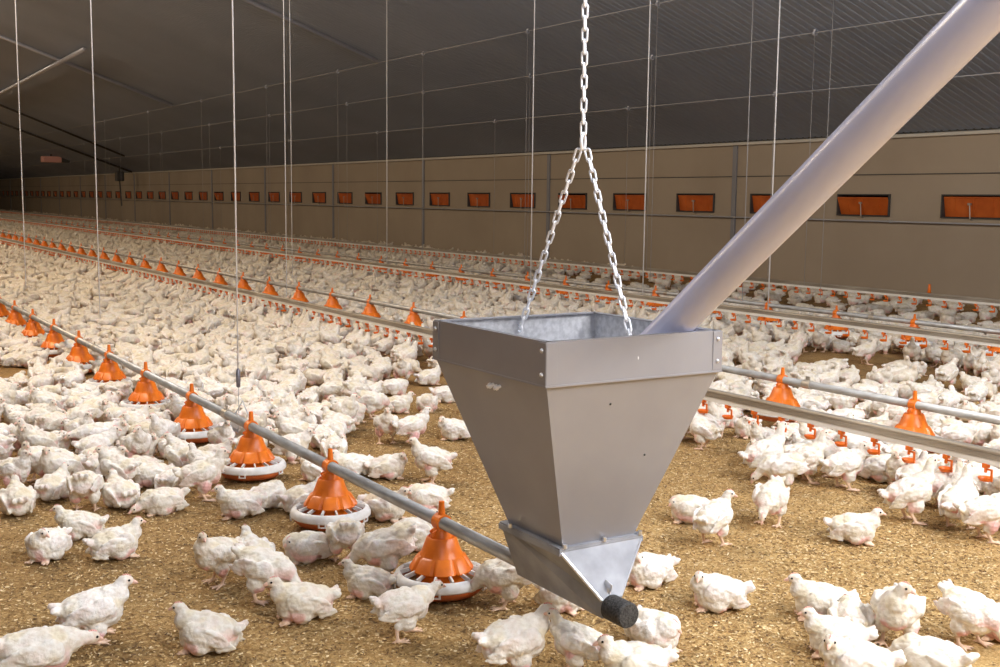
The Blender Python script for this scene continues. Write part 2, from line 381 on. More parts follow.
b = NB(); cyl(b, (-.056, -.236, .285), (-.134, -.147, .408), .005, seg=8); cyl(b, (.014, -.236, .285), (.154, -.147, .408), .003, seg=8); obj('folded_edge', b, 'steel_edge', hop)
for p in ((-.02, -.20, .34), (.06, -.18, .36), (.04, -.215, .31)):
    pass

def link_me():
    b = NB(); # one link long axis z, stadium shape
    pts = []; hl, w = .0125, .0078
    for k in range(16):
        a = 2 * PI * k / 16; pts.append(Vector((w * math.cos(a), 0, w * math.sin(a) + (hl if math.sin(a) >= 0 else -hl))))
    n = len(pts); rings = []
    for i in range(n):
        tg = (pts[(i + 1) % n] - pts[i - 1]).normalized(); nn = Vector((0, 1, 0)); bb = tg.cross(nn)
        rings.append([b.verts.new(pts[i] + .0033 * (math.cos(2 * PI * j / 8) * nn + math.sin(2 * PI * j / 8) * bb)) for j in range(8)])
    for i in range(n):
        A, B = rings[i], rings[(i + 1) % n]
        for j in range(8): b.faces.new((A[j], B[j], B[(j + 1) % 8], A[(j + 1) % 8]))
    return mk(b, 'link', 'chain', smooth=True)
LME = link_me(); PIT = .0335
apex = Vector((1.966, 2.70, 1.555))
chn = empty('hanging_chain', apex, 'galvanised link chain forking into two legs that carry the hopper', 'chain')
def chain_run(p, q, count=None, phase=0):
    p = Vector(p); q = Vector(q); d = q - p; n = max(2, round(d.length / PIT)); qd = d.to_track_quat('Z', 'Y')
    for i in range(n):
        o = obj('link', LME, None, chn); o.location = p + d * ((i + .5) / n) - apex
        o.rotation_mode = 'QUATERNION'; from_mathutils = Euler((0, 0, (i + phase) % 2 * PI / 2 + R(38))).to_quaternion(); o.rotation_quaternion = qd @ from_mathutils
top_vis = apex + Vector((-.004, 0, .62))
chain_run(apex + Vector((0, 0, .03)), top_vis)
chain_run((HC.x, HC.y + .283, 1.0), apex + Vector((-.012, .004, -.015)))
chain_run((HC.x, HC.y - .283, .985), apex + Vector((.012, -.004, -.015)), phase=1)
b = NB()
z = top_vis.z; i = 0
while z < ceilz(1.96) - .05:
    t2 = bmesh.ops.create_icosphere  # keep simple links for the unseen upper run
    mt = Matrix.Translation(Vector((top_vis.x, top_vis.y, z + PIT / 2)) - apex) @ Matrix.Rotation((i % 2) * PI / 2 + R(38), 4, 'Z') @ Matrix.Rotation(PI / 2, 4, 'X')
    torus(b, .009, .0033, seg=10, ss=5, mt=mt, sy=1.9); z += PIT; i += 1
o = obj('upper_links', b, 'chain', chn, smooth=True); o['kind'] = 'stuff'
b = NB(); torus(b, .017, .005, seg=16, ss=8, mt=Matrix.Translation((0, 0, .008)) @ Matrix.Rotation(R(35), 4, 'Z') @ Matrix.Rotation(PI / 2, 4, 'X'), ang=R(300), off=R(-60), sy=1.45)
obj('hook', b, 'chain', chn, smooth=True)
for s in (1, -1):
    b = NB(); torus(b, .012, .0032, seg=16, ss=6, mt=Matrix.Translation((HC.x - apex.x, s * .287, (.995 if s > 0 else .975) - apex.z)) @ Matrix.Rotation(PI / 2, 4, 'Y')); obj('eye_ring', b, 'chain', chn, smooth=True)

# feed tube dropping into the hopper
A_ = Vector((2.152, 2.522, 1.026))
tubeo = empty('delivery_tube', A_, 'smooth grey plastic delivery tube slanting down into the hopper', 'tube')
b = NB()
A_ = Vector((2.152, 2.522, 1.026)); p1 = Vector((2.043, 1.445, 1.797)); dr = (p1 - A_).normalized(); e1 = p1 + dr * 3.2; s1 = A_ - dr * .10; tubeo.location = A_
def pipe(b, p, q, ro, ri, seg=40):
    p = Vector(p); q = Vector(q); d = (q - p); mt = Matrix.Translation(p) @ d.to_track_quat('Z', 'Y').to_matrix().to_4x4()
    lathe(b, [(ri, 0), (ro, 0), (ro, d.length), (ri, d.length), (ri, 0)], seg=seg, mt=mt)
pipe(b, s1 - A_, e1 - A_, .0508, .047)
obj('pipe_wall', b, 'tube', tubeo, auto=40)

# ------------------------------------------------------------------ feeders
LINES = [(1.92, .262, 3.44, .97), (5.15, .260, 3.985, .97), (8.75, .255, 5.90, .92)]
LIFT = [0, .055, .06]   # the far rows hang a little higher on their winch cords
def make_feeder(zp):
    me = {}
    b = NB()  # pan: shallow dish
    lathe(b, [(.001, .012), (.10, .012), (.138, .020), (.163, .046), (.160, .058), (.152, .056), (.126, .028), (.095, .020), (.001, .020)], 40)
    me['pan'] = mk(b, 'pan', 'pan_red', smooth=True)
    b = NB()  # feed lying in the pan
    lathe(b, [(.001, .045), (.08, .043), (.13, .040)], 40, mod=lambda a, i, r, z: (r, z + .003 * math.sin(a * 7 + i)))
    me['feed'] = mk(b, 'feed', 'litter', smooth=True)
    b = NB()  # white grill ring with tabs and spokes
    lathe(b, [(.142, .084), (.148, .088), (.162, .082), (.170, .068), (.1705, .056), (.167, .052), (.160, .060), (.150, .075), (.142, .081), (.142, .084)], 56,
          mod=lambda a, i, r, z: (r, z))
    for k_ in range(5):
        a = 2 * PI * k_ / 5 + .32; c, s = math.cos(a), math.sin(a)
        mt = Euler((0, 0, a))
        for dw in (-.014, .014): bx(b, (.168 * c - dw * s, .168 * s + dw * c, .050), (.006, .007, .022), mt, .001)
        bx(b, (.168 * c, .168 * s, .041), (.006, .034, .005), mt, .001)
    for k_ in range(14):
        a = 2 * PI * k_ / 14; c, s = math.cos(a), math.sin(a)
        v = [b.verts.new(Vector((rr * c + t_ * -s, rr * s + t_ * c, zz))) for t_ in (-.0035, .0035) for rr, zz in ((.146, .076), (.146, .092), (.096, .104), (.092, .092))]
        for q in ((0, 1, 2, 3), (7, 6, 5, 4), (0, 4, 5, 1), (1, 5, 6, 2), (2, 6, 7, 3), (3, 7, 4, 0)): b.faces.new([v[i_] for i_ in q])
    me['grill_ring'] = mk(b, 'grill_ring', 'white_pl', auto=40)
    b = NB()  # bell-shaped cone with scalloped skirt
    def sk(a, i, r, z):
        if i in (2, 3, 4):
            w = (a * 8 / (2 * PI)) % 1; g = 1 if .1 < w < .9 else 0
            return (r - (0 if g else .009), z)
        return (r, z)
    lathe(b, [(.088, .056), (.090, .094), (.112, .096), (.114, .101), (.088, .142), (.077, .147), (.066, .172), (.053, .208), (.048, .212), (.047, .207), (.024, .204)], 64, mod=sk)
    me['cone'] = mk(b, 'cone', 'orange', auto=35)
    b = NB()  # grooved drop neck, saddle round the pipe and spike
    lathe(b, [(.040, .208), (.036, .226), (.026, .244), (.020, zp - .012)], 20)
    for s in (-1, 1): 
        for q in (-1, 1): bx(b, (s * .026, q * .012, .224), (.02, .003, .03), Euler((0, s * .5, 0)))
    pipe(b, (0, -.022, zp), (0, .022, zp), .0305, .0235, 24)
    cyl(b, (0, 0, zp + .024), (0, 0, zp + .075), .0135, .0095, 14)
    me['pipe_clamp'] = mk(b, 'pipe_clamp', 'orange', auto=35)
    return me
FE = []
for li, (fx, zp, fy, sp) in enumerate(LINES):
    fm = make_feeder(zp); FE.append(fm)
    root = None; n = [52, 48, 46][li]
    where = ['nearest feed pipe', 'middle feed pipe', 'wall-side feed pipe'][li]
    for i in range(n):
        loc = (fx, fy + sp * i, LIFT[li])
        if i < 26: lab = 'orange feeder with white rimmed pan, %s from near end of %s' % (ordn(i + 1), where)
        else: lab = 'tiny distant orange feeder at the far end of the %s' % where
        if li == 0 and i == 0: lab = 'orange cone feeder with white rimmed pan, the largest, just left of the hopper'
        if root is None:
            root = empty('pan_feeder', loc, lab, 'feeder', 'orange pan feeders along the %s' % where)
            for p_ in ('pan', 'grill_ring', 'cone', 'pipe_clamp'): obj(p_, fm[p_], None, root)
            f_ = obj('feed', fm['feed'], None, root); f_['kind'] = 'stuff'
            root.rotation_euler[2] = 0
            cur = root
        else:
            cur = dup(root, loc, lab)
            if i >= 26: cur['group'] = 'distant feeders at the far end of the %s' % where
def feed_pipe(fx, zp, ya, label, clamps, capend=False):
    t = empty('feed_pipe', (fx, ya, zp), label, 'pipe')
    b = NB(); cyl(b, (0, 0, 0), (0, 94 - ya, 0), .0225, seg=20); obj('tube', b, 'galv_dust', t, smooth=True)
    for y in clamps:
        b = NB(); pipe(b, (0, y - ya - .03, 0), (0, y - ya + .03, 0), .027, .0225, 16)
        bx(b, (0, y - ya, .033), (.006, .03, .03)); obj('pipe_joint', b, 'alu', t, auto=40)
    return t
W1 = [5.56 + 2.97 * i for i in range(26)]
t = feed_pipe(1.92, .262, 2.44, 'dusty galvanised feed pipe of the nearest row, entering the hopper boot', [5.75] + [y + .2 for y in W1[1:12]])
b = NB(); pipe(b, (0, -.055, 0), (0, .02, 0), .0365, .001, 32); lathe(b, [(.0365, 0), (.033, .006), (.001, .008)], 32, mt=Matrix.Translation((0, -.055, 0)) @ Matrix.Rotation(PI / 2, 4, 'X'))
o = obj('end_cap', b, 'black', t, auto=40); o['label'] = 'round black rubber end cap'
b = NB(); cyl(b, (.0, .035, .02), (.0, .035, .052), .007, seg=10); bx(b, (.0, .035, .058), (.006, .03, .022), Euler((.3, 0, 0)), .002); pipe(b, (0, .022, 0), (0, .05, 0), .030, .022, 20)
obj('wing_nut_collar', b, 'steel_edge', t, auto=40)
# damage slot on pipe and bent clip hanging by the third feeder
b = NB(); bx(b, (.0, 5.62 - 2.44, -.03), (.004, .07, .05), Euler((.4, 0, .3)), .001); bx(b, (-.012, 5.58 - 2.44, -.055), (.03, .045, .003), Euler((.3, .5, 0))); cyl(b, (0, 5.62 - 2.44, .02), (0, 5.50 - 2.44, .11), .003, seg=6); cyl(b, (0, 5.50 - 2.44, .11), (0, 5.38 - 2.44, .02), .003, seg=6)
o = obj('suspension_clip', b, 'steel_edge', t)
feed_pipe(5.15, .315, -3, 'grey galvanised feed pipe of the middle row, behind the hopper', [4.75 + 3 * i for i in range(10)])
feed_pipe(8.75, .315, -3, 'thin dark feed pipe of the row nearest the wall', [7.3 + 3 * i for i in range(8)])

# ------------------------------------------------------------------ drinker lines
def nipple_bm():
    b = NB()
    bx(b, (0, 0, -.010), (.030, .024, .022), None, .003)            # saddle on the pipe
    cyl(b, (0, 0, -.02), (0, 0, -.042), .007, seg=10)
    bx(b, (0, .0, -.030), (.010, .010, .02))
    bx(b, (0, -.030, -.050), (.007, .009, .046), None, .001)        # arm
    bx(b, (0, -.018, -.026), (.008, .030, .008), None, .001)
    mt = Matrix.Translation((0, .0, -.080))
    lathe(b, [(.001, .0), (.022, .0), (.031, .010), (.032, .017), (.028, .016), (.020, .006), (.001, .005)], 18, mt=mt)
    bx(b, (0, -.028, -.073), (.008, .014, .010))
    return b
NM = mk(nipple_bm(), 'drinker_cup', 'orange_drink', auto=40)
nv = len(NM.vertices)
def merged(mesh, locs, name):
    V = np.empty(len(mesh.vertices) * 3, np.float32); mesh.vertices.foreach_get('co', V); V = V.reshape(-1, 3)
    mesh.calc_loop_triangles(); T = np.empty(len(mesh.loop_triangles) * 3, np.int32); mesh.loop_triangles.foreach_get('vertices', T); T = T.reshape(-1, 3)
    P = np.array(locs, np.float32)
    VV = (V[None] + P[:, None]).reshape(-1, 3); TT = (T[None] + (np.arange(len(P)) * len(V))[:, None, None]).reshape(-1, 3)
    return raw(name, VV, TT)
def raw(name, VV, TT, cols=None, smooth=True):
    me = bpy.data.meshes.new(name); me.vertices.add(len(VV)); me.vertices.foreach_set('co', VV.astype(np.float32).ravel())
    n = TT.shape[1]; me.loops.add(TT.size); me.loops.foreach_set('vertex_index', TT.astype(np.int32).ravel())
    me.polygons.add(len(TT)); me.polygons.foreach_set('loop_start', np.arange(0, TT.size, n, dtype=np.int32))
    if smooth: me.polygons.foreach_set('use_smooth', np.ones(len(TT), bool))
    if cols is not None:
        a = me.color_attributes.new('Col', 'BYTE_COLOR', 'POINT')
        a.data.foreach_set('color', cols.astype(np.float32).ravel())
    me.update(calc_edges=True); me.validate(); return me
def drinker(x, zt, ys, label, spc=.205):
    t = empty('drinker_line', (x, ys, 0), label, 'drinker line'); L_ = 93 - ys
    b = NB(); cyl(b, (0, 0, zt - .008), (0, L_, zt - .008), .016, seg=14); bx(b, (0, L_ / 2, zt - .026), (.034, L_, .016))
    bx(b, (0, L_ / 2, zt - .036), (.036, L_, .004), None, .001)
    obj('rail', b, 'alu', t)
    b = NB(); bx(b, (0, L_ / 2, zt - .052), (.026, L_, .027), None, .003); obj('water_pipe', b, 'pvc_cream', t)
    n = int(L_ / spc)
    first = [i for i in range(n)]
    for i in first[:100]:
        o = obj('drinker_cup', NM, None, t, loc=(0, .1 + i * spc, zt - .064))
    me = merged(NM, [(0, .1 + i * spc, zt - .064) for i in first[100:]], 'drinker_cup'); me.materials.append(M['orange_drink'])
    o = obj('distant_cups', me, None, t); o['kind'] = 'stuff'
    return t
drinker(4.47, .322, 2.35, 'aluminium drinker rail with orange cups, nearest to the hopper and floor gap')
drinker(8.0, .355, 4.6, 'aluminium drinker rail with orange cups, second row behind the hopper')
drinker(11.2, .36, 6.6, 'aluminium drinker rail with orange cups, closest to the side wall')
b = NB(); cyl(b, (11.2, 8.55, .37), (11.2, 8.55, .47), .022, .012, 10); tag(obj('breather_cap', b, 'orange_drink', smooth=True), 'small orange breather standing on the drinker rail by the wall at right', 'breather')

# ------------------------------------------------------------------ suspension cords
def cord(x, y, z0, z1, r, label, m_='rope', grp=None, weight=False, pulley=False):
    t = empty('suspension_cord', (x, y, z0), label, 'cord', grp)
    b = NB(); cyl(b, (0, 0, 0), (0, 0, z1 - z0), r, seg=8); obj('line', b, m_, t, smooth=True)
    if weight:
        b = NB(); lathe(b, [(.001, -.07), (.010, -.065), (.012, -.03), (.010, .02), (.004, .03), (.001, .032)], 12); obj('weight', b, 'lead', t, smooth=True)
        b = NB(); cyl(b, (0, 0, -.06), (0, .0, -.06 - (z0 - .06 - .30)), r * .4, seg=6); obj('lower_wire', b, 'wire', t)
    if pulley:
        b = NB(); cyl(b, (0, -.015, z1 - z0), (0, .015, z1 - z0), .028, seg=12); bx(b, (.0, 0, z1 - z0 + .02), (.02, .03, .06)); obj('pulley', b, 'beam', t)
    return t
nms = {0: 'white suspension cord with grey weight, left of centre above the near flock', 1: 'white suspension cord near the left side, over the near feed pipe', 2: 'white suspension cord close to the left edge of the photo'}
for i in range(3):
    cord(1.92, W1[i], .50, ceilz(1.92) - .05, .0042 if i < 2 else .005, nms[i], weight=(i == 0))
for i in range(3, 9):
    cord(1.92, W1[i], .30, ceilz(1.92) - .05, .004, 'thin far cord over the near feed pipe at the extreme left', m_='wire', grp='far cords of the near feed pipe')
for (x, y, lab) in [(8.0, 16.13, 'white cord hanging left of the chain, over the left part of the hopper'), (7.4, 11.15, 'white cord just left of the chain, dropping behind the hopper'),
                    (8.0, 9.82, 'white cord just right of the chain, reaching the second drinker rail'), (8.0, 7.92, 'white cord crossing behind the slanting delivery tube'),
                    (4.47, 11.38, 'left cord of the close pair left of centre'), (5.6, 14.05, 'right cord of the close pair left of centre')]:
    cord(x, y, .34, ceilz(x) - .05, .0062 if x > 7 else .0045, lab)
cord(8.75, 9.05, .31, ceilz(8.75) - .05, .005, 'faint grey cord left of the delivery tube, over the wall feeder row', m_='wire')
pl = []
for cx_, cys in ((9.57, (8.7, 11.6, 14.6, 17.9, 21.5, 25.5, 30.3, 35.5, 41)), (10.81, (10.1, 13.2, 16.4, 20.2, 23.8, 28.6, 33.5, 38.5, 44, 50)), (12.29, (12.2, 15.6, 19.9, 25.3, 31, 37, 44, 52, 60))):
    for y in cys: pl.append((cx_, y))
pl = [(x, y, proj((x, y, ceilz(x)))[0]) for x, y in pl]; pl = [p_ for p_ in pl if -60 < p_[2] < 1060]; pl.sort(key=lambda q: q[2])
for i, (x, y, _) in enumerate(pl):
    cord(x, y, .36 if x < 12 else .30, ceilz(x) - .06, .003, 'thin steel hanging wire with a ceiling pulley, %s of the wires from the left' % ordn(i + 1), m_='wire', grp='thin pulley wires', pulley=True)

# ------------------------------------------------------------------ unseen lamps added for light (above and behind the camera, in ridge rows)
lb = NB(); bx(lb, (0, 0, .05), (.16, 1.6, .06), None, .01); hm = mk(lb, 'housing', 'lamp')
gb = NB(); cyl(gb, (0, -.75, 0), (0, .75, 0), .03, seg=12); gm = mk(gb, 'glass_tube', 'lamp_glass', smooth=True)
def lamp(x, y, z, power, idx, size=1.6, col=(1, .965, .91)):
    t = empty('added_lamp', (x, y, z), 'unseen tube lamp added under the roof to light the house', 'lamp', 'added tube lamps under the roof')
    obj('housing', hm, None, t); obj('glass_tube', gm, None, t)
    ld = bpy.data.lights.new('lamp_light', 'AREA'); ld.shape = 'RECTANGLE'; ld.size = .5; ld.size_y = size; ld.energy = power; ld.color = col
    lo = bpy.data.objects.new('lamp_light', ld); COL.objects.link(lo); lo.parent = t; lo.location = (0, 0, -.08); ld.energy = power * 1.5
    ld = bpy.data.lights.new('ceiling_fill', 'POINT'); ld.shadow_soft_size = .2; ld.energy = power * (UP * 1.5 if idx < 4 else UP * 1.15); ld.color = (.88, .92, 1) if idx < 4 else (1, .82, .60)  # fill light added at each lamp to brighten the ceiling
    lo = bpy.data.objects.new('ceiling_fill', ld); COL.objects.link(lo); lo.parent = t; lo.location = (0, 0, .15)
UP = 4.2
LAMPS = [(2.2, -2.2, 3.7, 140), (4.2, -1.0, 3.9, 100), (1.6, 6.8, 4.8, 45), (6.4, 1.2, 3.9, 75),
         (0, 10, 6.2, 110), (0, 18, 6.2, 130), (0, 28, 6.2, 130), (0, 40, 6.2, 130), (0, 54, 6.2, 120), (0, 70, 6.2, 110)]
for i, (x, y, z, p) in enumerate(LAMPS): lamp(x, y, z, p, i, col=(1, .95, .88) if i < 4 else (1, .72, .42))

fl = bpy.data.lights.new('camera_flash', 'POINT'); fl.energy = 100; fl.shadow_soft_size = .22; fl.color = (.86, .91, 1)
fo = bpy.data.objects.new('camera_flash', fl); COL.objects.link(fo); fo.location = (.25, -.35, 2.15)

# ------------------------------------------------------------------ chickens
def ell(L_, c, r, rot=(0, 0, 0), tag_=0): L_.append((Vector(c), r, Euler([R(a) for a in rot]), tag_))
def chainp(L_, pts, rad, tag_=0, step=.45):
    for (p, r0), (q, r1) in zip(zip(pts, rad), zip(pts[1:], rad[1:])):
        p = Vector(p); q = Vector(q); n = max(2, int((q - p).length / (min(r0, r1) * step)) + 1)
        for i in range(n + 1):
            t_ = i / n; rr = r0 + (r1 - r0) * t_; ell(L_, p.lerp(q, t_), (rr, rr, rr), (0, 0, 0), tag_)
POSES = {
 # bz, pitch, neck list (x,y,z rel. to body centre in world axes), head yaw, head pitch, sit, feet strides, wing spread
 'stand':   dict(bz=.122, bp=10, nk=[(.085, 0, .055), (.098, 0, .088)], hy=0, hp=0, st=(0, .01)),
 'stand_l': dict(bz=.120, bp=8, nk=[(.082, .01, .050), (.090, .022, .082)], hy=70, hp=-5, st=(.01, -.01)),
 'stand_r': dict(bz=.122, bp=12, nk=[(.080, -.01, .055), (.088, -.02, .088)], hy=-60, hp=-10, st=(-.01, .012)),
 'walk':    dict(bz=.118, bp=2, nk=[(.098, 0, .030), (.128, 0, .052)], hy=8, hp=-8, st=(.035, -.04)),
 'peck':    dict(bz=.116, bp=-14, nk=[(.105, 0, -.022), (.130, 0, -.050)], hy=6, hp=-50, st=(.01, -.012)),
 'low':     dict(bz=.100, bp=-4, nk=[(.105, .0, .012), (.140, 0, .010)], hy=10, hp=-15, st=(.0, -.03)),
 'drink':   dict(bz=.124, bp=22, nk=[(.078, 0, .072), (.088, 0, .118)], hy=0, hp=25, st=(.0, .015)),
 'squat':   dict(bz=.095, bp=8, nk=[(.084, 0, .048), (.100, 0, .074)], hy=-12, hp=-8, st=(.02, -.005)),
 'sit':     dict(bz=.063, bp=6, nk=[(.082, 0, .042), (.095, 0, .070)], hy=0, hp=-5, sit=1),
 'sit_l':   dict(bz=.062, bp=5, nk=[(.078, .012, .040), (.084, .030, .066)], hy=75, hp=-8, sit=1),
 'sit_r':   dict(bz=.062, bp=8, nk=[(.078, -.012, .038), (.083, -.028, .060)], hy=-65, hp=-12, sit=1),
 'tuck':    dict(bz=.060, bp=3, nk=[(.070, .006, .030), (.080, .012, .038)], hy=20, hp=-25, sit=1),
 'lie':     dict(bz=.056, bp=0, nk=[(.100, .004, -.005), (.130, .010, -.018)], hy=15, hp=-15, sit=1, leg=1),
 'preen':   dict(bz=.062, bp=4, nk=[(.072, .028, .042), (.050, .050, .052)], hy=150, hp=-25, sit=1),
}
COLT = {0: (.86, .82, .745), 1: (.86, .62, .45), 2: (.85, .74, .63), 3: (.88, .855, .80)}
def build_pose(name, P, seed):
    L_ = []
    bz = P['bz']; BR = Matrix.Rotation(-R(P['bp']), 4, 'Y'); T0 = Matrix.Translation((0, 0, bz)); sit = P.get('sit')
    rnd = random.Random(seed)
    B_ = []
    ell(B_, (-.005, 0, 0), (.088, .061, .056)); ell(B_, (.045, 0, -.006), (.054, .056, .055)); ell(B_, (-.062, 0, .008), (.050, .046, .041)); ell(B_, (-.08, 0, -.016), (.034, .035, .028), (0, 0, 0), 3)
    for s in (-1, 0, 1): ell(B_, (-.110, s * .016, .024 + rnd.uniform(-.004, .006)), (.032, .010, .014), (0, 22, -s * 26), 3)
    for s in (-1, 1):
        ell(B_, (.030, s * .050, .010), (.040, .017, .032), (0, 8, 0), 3); ell(B_, (-.012, s * .057, .006), (.058, .013, .028), (0, 4, s * 6), 3)
        for k_ in range(5):
            ell(B_, (-.048 - .010 * k_, s * (.060 - .0045 * k_), .022 - .012 * k_ + rnd.uniform(-.002, .002)), (.042, .0058, .0085), (0, -4 + 6 * k_ - 8, s * (12 - 1 * k_)), 3)
        if sit: ell(B_, (.008, s * .044, -.026), (.044, .024, .028), (0, 0, 0), 0)
        else: ell(B_, (-.002, s * .035, -.044), (.036, .026, .036), (0, 20, 0), 0)
    # loose ruffled tufts
    for k_ in range(14):
        a = rnd.uniform(0, 2 * PI); x = rnd.uniform(-.08, .07); f = math.sqrt(max(.05, 1 - (x / .1) ** 2)) * .86
        ell(B_, (x, math.sin(a) * .058 * f, math.cos(a) * .052 * f), (.026, .013, .013), (0, rnd.uniform(-15, 5), rnd.uniform(-20, 20)), 0)
    for c, r, e, tg in B_:
        m4 = T0 @ BR @ Matrix.Diagonal((.86, 1.05, 1.10 if sit else 1.05, 1)) @ Matrix.Translation(c) @ e.to_matrix().to_4x4(); L_.append((m4, r, tg))
    W = []
    nk = [(a - .012, b2, c2) for a, b2, c2 in P['nk']]; base = T0 @ BR @ Vector((.050, 0, .018)); base2 = T0 @ BR @ Vector((.070, 0, .015))
    n1 = Vector(nk[0]) + Vector((0, 0, bz)); n2 = Vector(nk[1]) + Vector((0, 0, bz))
    chainp(W, [base, base2.lerp(n1, .45), n1, n2], [.042, .034, .0235, .0175], 0, .35)
    HM = Matrix.Translation(n2) @ Euler((0, -R(P['hp']), R(P['hy']))).to_matrix().to_4x4()
    if not sit:
        for s, sd_ in zip((1, -1), P['st']):
            foot = Vector((.004 + sd_, s * .040, .007)); hock = Vector((-.020 + sd_ * .5, s * .037, .058)); hip = Vector((.0, s * .036, bz - .055))
            chainp(W, [hip, hock], [.022, .0115], 0, .5); chainp(W, [hock, foot], [.0095, .0068], 1, .5)
            for a in (-28, 0, 30, 180 + 10 * s):
                ln = .042 if abs(a) < 90 else .02
                chainp(W, [foot, foot + Vector((math.cos(R(a)) * ln, math.sin(R(a)) * ln, -.002))], [.0062, .0046], 1, .5)
    else:
        for s in (1, -1):
            f = Vector((.045, s * .034, .008))
            for a in (-22, 0, 24): chainp(W, [f, f + Vector((math.cos(R(a)) * .034, math.sin(R(a)) * .034, -.002))], [.0065, .0048], 1, .5)
        if P.get('leg'):
            f = Vector((-.05, -.05, .012)); chainp(W, [f, f + Vector((-.075, -.02, -.002))], [.010, .0065], 1, .5)
    for c, r, e, tg in W: L_.append((Matrix.Translation(c) @ e.to_matrix().to_4x4(), r, tg))
    L_.append((HM @ Matrix.Translation((.007, 0, .001)), (.0225, .0158, .0172), 2))
    bm = NB()
    for m4, r, tg in L_:
        bmesh.ops.create_icosphere(bm, subdivisions=2 if max(r) > .012 else 1, radius=1, matrix=m4 @ Matrix.Diagonal((*r, 1)))
    me = bpy.data.meshes.new('tmp'); bm.to_mesh(me); bm.free()
    o = bpy.data.objects.new('tmp', me); COL.objects.link(o)
    rm = o.modifiers.new('r', 'REMESH'); rm.mode = 'VOXEL'; rm.voxel_size = .0044
    sm = o.modifiers.new('s', 'SMOOTH'); sm.iterations = 4; sm.factor = .5
    dg = bpy.context.evaluated_depsgraph_get(); full = bpy.data.meshes.new_from_object(o.evaluated_get(dg), depsgraph=dg)
    bpy.data.objects.remove(o)
    nvv = len(full.vertices); V = np.empty(nvv * 3, np.float32); full.vertices.foreach_get('co', V); V = V.reshape(-1, 3)
    Nn = np.empty(nvv * 3, np.float32); full.vertices.foreach_get('normal', Nn); Nn = Nn.reshape(-1, 3)
    # which primitive owns a vertex
    best = np.full(nvv, 9e9, np.float32); tg_ = np.zeros(nvv, int)
    for m4, r, tg in L_:
        mi = np.array(m4.inverted()); q = (V @ mi[:3, :3].T + mi[:3, 3]); k_ = np.linalg.norm(q / np.array(r), axis=1); dd = (k_ - 1) * min(r)
        w = dd < best; best[w] = dd[w]; tg_[w] = tg
    off = Vector((seed * 3.1, seed * 1.7, 0))
    C_ = np.ones((nvv, 4), np.float32); D = np.zeros(nvv, np.float32)
    for i in range(nvv):
        v = Vector(V[i].tolist()); g = noise.noise(v * 22 + off); h = noise.noise(Vector((v.x * 55, v.y * 85, v.z * 85)) + off); h2 = noise.noise(Vector((v.x * 130, v.y * 190, v.z * 190)) + off)
        c = list(COLT[int(tg_[i])])
        if tg_[i] != 1: D[i] = .0027 * h + .0015 * h2 if tg_[i] != 2 else .0008 * h
        if tg_[i] == 0 or tg_[i] == 3:
            low = max(0, min(1, (bz + .015 - v.z) / .05)) if tg_[i] == 0 else .25
            back = max(0, min(1, (-.0 - v.x) / .09))
            pk = max(0, min(1, (g + .02) * 3.4)) * (low * .80 + .06 + .16 * back) * (.45 if tg_[i] == 3 else 1)
            pk = min(1, pk)
            c = [a + (b2 - a) * pk for a, b2 in zip(c, (.84, .44, .42))]
            yl = max(0, min(1, (-g - .10) * 3)) * (1 - low) * .5
            c = [a + (b2 - a) * yl for a, b2 in zip(c, (.80, .68, .44))]
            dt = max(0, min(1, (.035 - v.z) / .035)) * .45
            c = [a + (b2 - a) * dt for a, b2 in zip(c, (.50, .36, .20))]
            cr = max(0, min(1, (-h - .15) * 2.5)) * .22      # darker, pinker tone in the hollows of the plumage
            c = [a + (b2 - a) * cr for a, b2 in zip(c, (.72, .55, .46))]
        C_[i, :3] = c
    V2 = V + Nn * D[:, None]; full.vertices.foreach_set('co', V2.ravel())
    at_ = full.color_attributes.new('Col', 'BYTE_COLOR', 'POINT'); at_.data.foreach_set('color', C_.ravel())
    full.polygons.foreach_set('use_smooth', np.ones(len(full.polygons), bool)); full.materials.clear(); full.materials.append(M['plumage']); full.name = 'chicken_' + name; full.update()
    lods = []
    for ratio in (.17, .055, .018):
        o = bpy.data.objects.new('tmp', full); COL.objects.link(o); dm = o.modifiers.new('d', 'DECIMATE'); dm.ratio = ratio
        dg = bpy.context.evaluated_depsgraph_get(); lm = bpy.data.meshes.new_from_object(o.evaluated_get(dg), depsgraph=dg)
        bpy.data.objects.remove(o)
        a = np.empty(len(lm.vertices) * 3, np.float32); lm.vertices.foreach_get('co', a); lm.calc_loop_triangles()
        t_ = np.empty(len(lm.loop_triangles) * 3, np.int32); lm.loop_triangles.foreach_get('vertices', t_)
        ca = np.empty(len(lm.vertices) * 4, np.float32); lm.color_attributes['Col'].data.foreach_get('color', ca)
        lods.append((a.reshape(-1, 3), t_.reshape(-1, 3), ca.reshape(-1, 4)))
    return dict(me=full, lods=lods, HM=HM, n=nvv)
PR = {k_: build_pose(k_, v, i + 1) for i, (k_, v) in enumerate(POSES.items())}
eb = NB(); bmesh.ops.create_uvsphere(eb, u_segments=10, v_segments=8, radius=.0036); EYE = mk(eb, 'eye', 'eye', smooth=True)
kb = NB()
lathe(kb, [(.0075, 0), (.0068, .006), (.0045, .012), (.0008, .0165)], 10, mt=Matrix.Translation((.0255, 0, -.0015)) @ Matrix.Rotation(R(105), 4, 'Y') @ Matrix.Diagonal((.9, .8, 1, 1))); BEAK = mk(kb, 'beak', 'beak', smooth=True)
cb_ = NB()
for i_ in range(4): bmesh.ops.create_icosphere(cb_, subdivisions=1, radius=1, matrix=Matrix.Translation((.015 - i_ * .006, 0, .0165 + (.001 if i_ in (1, 2) else -.001))) @ Matrix.Diagonal((.0036, .0014, .0034, 1)))
COMB = mk(cb_, 'comb', 'comb', smooth=True)

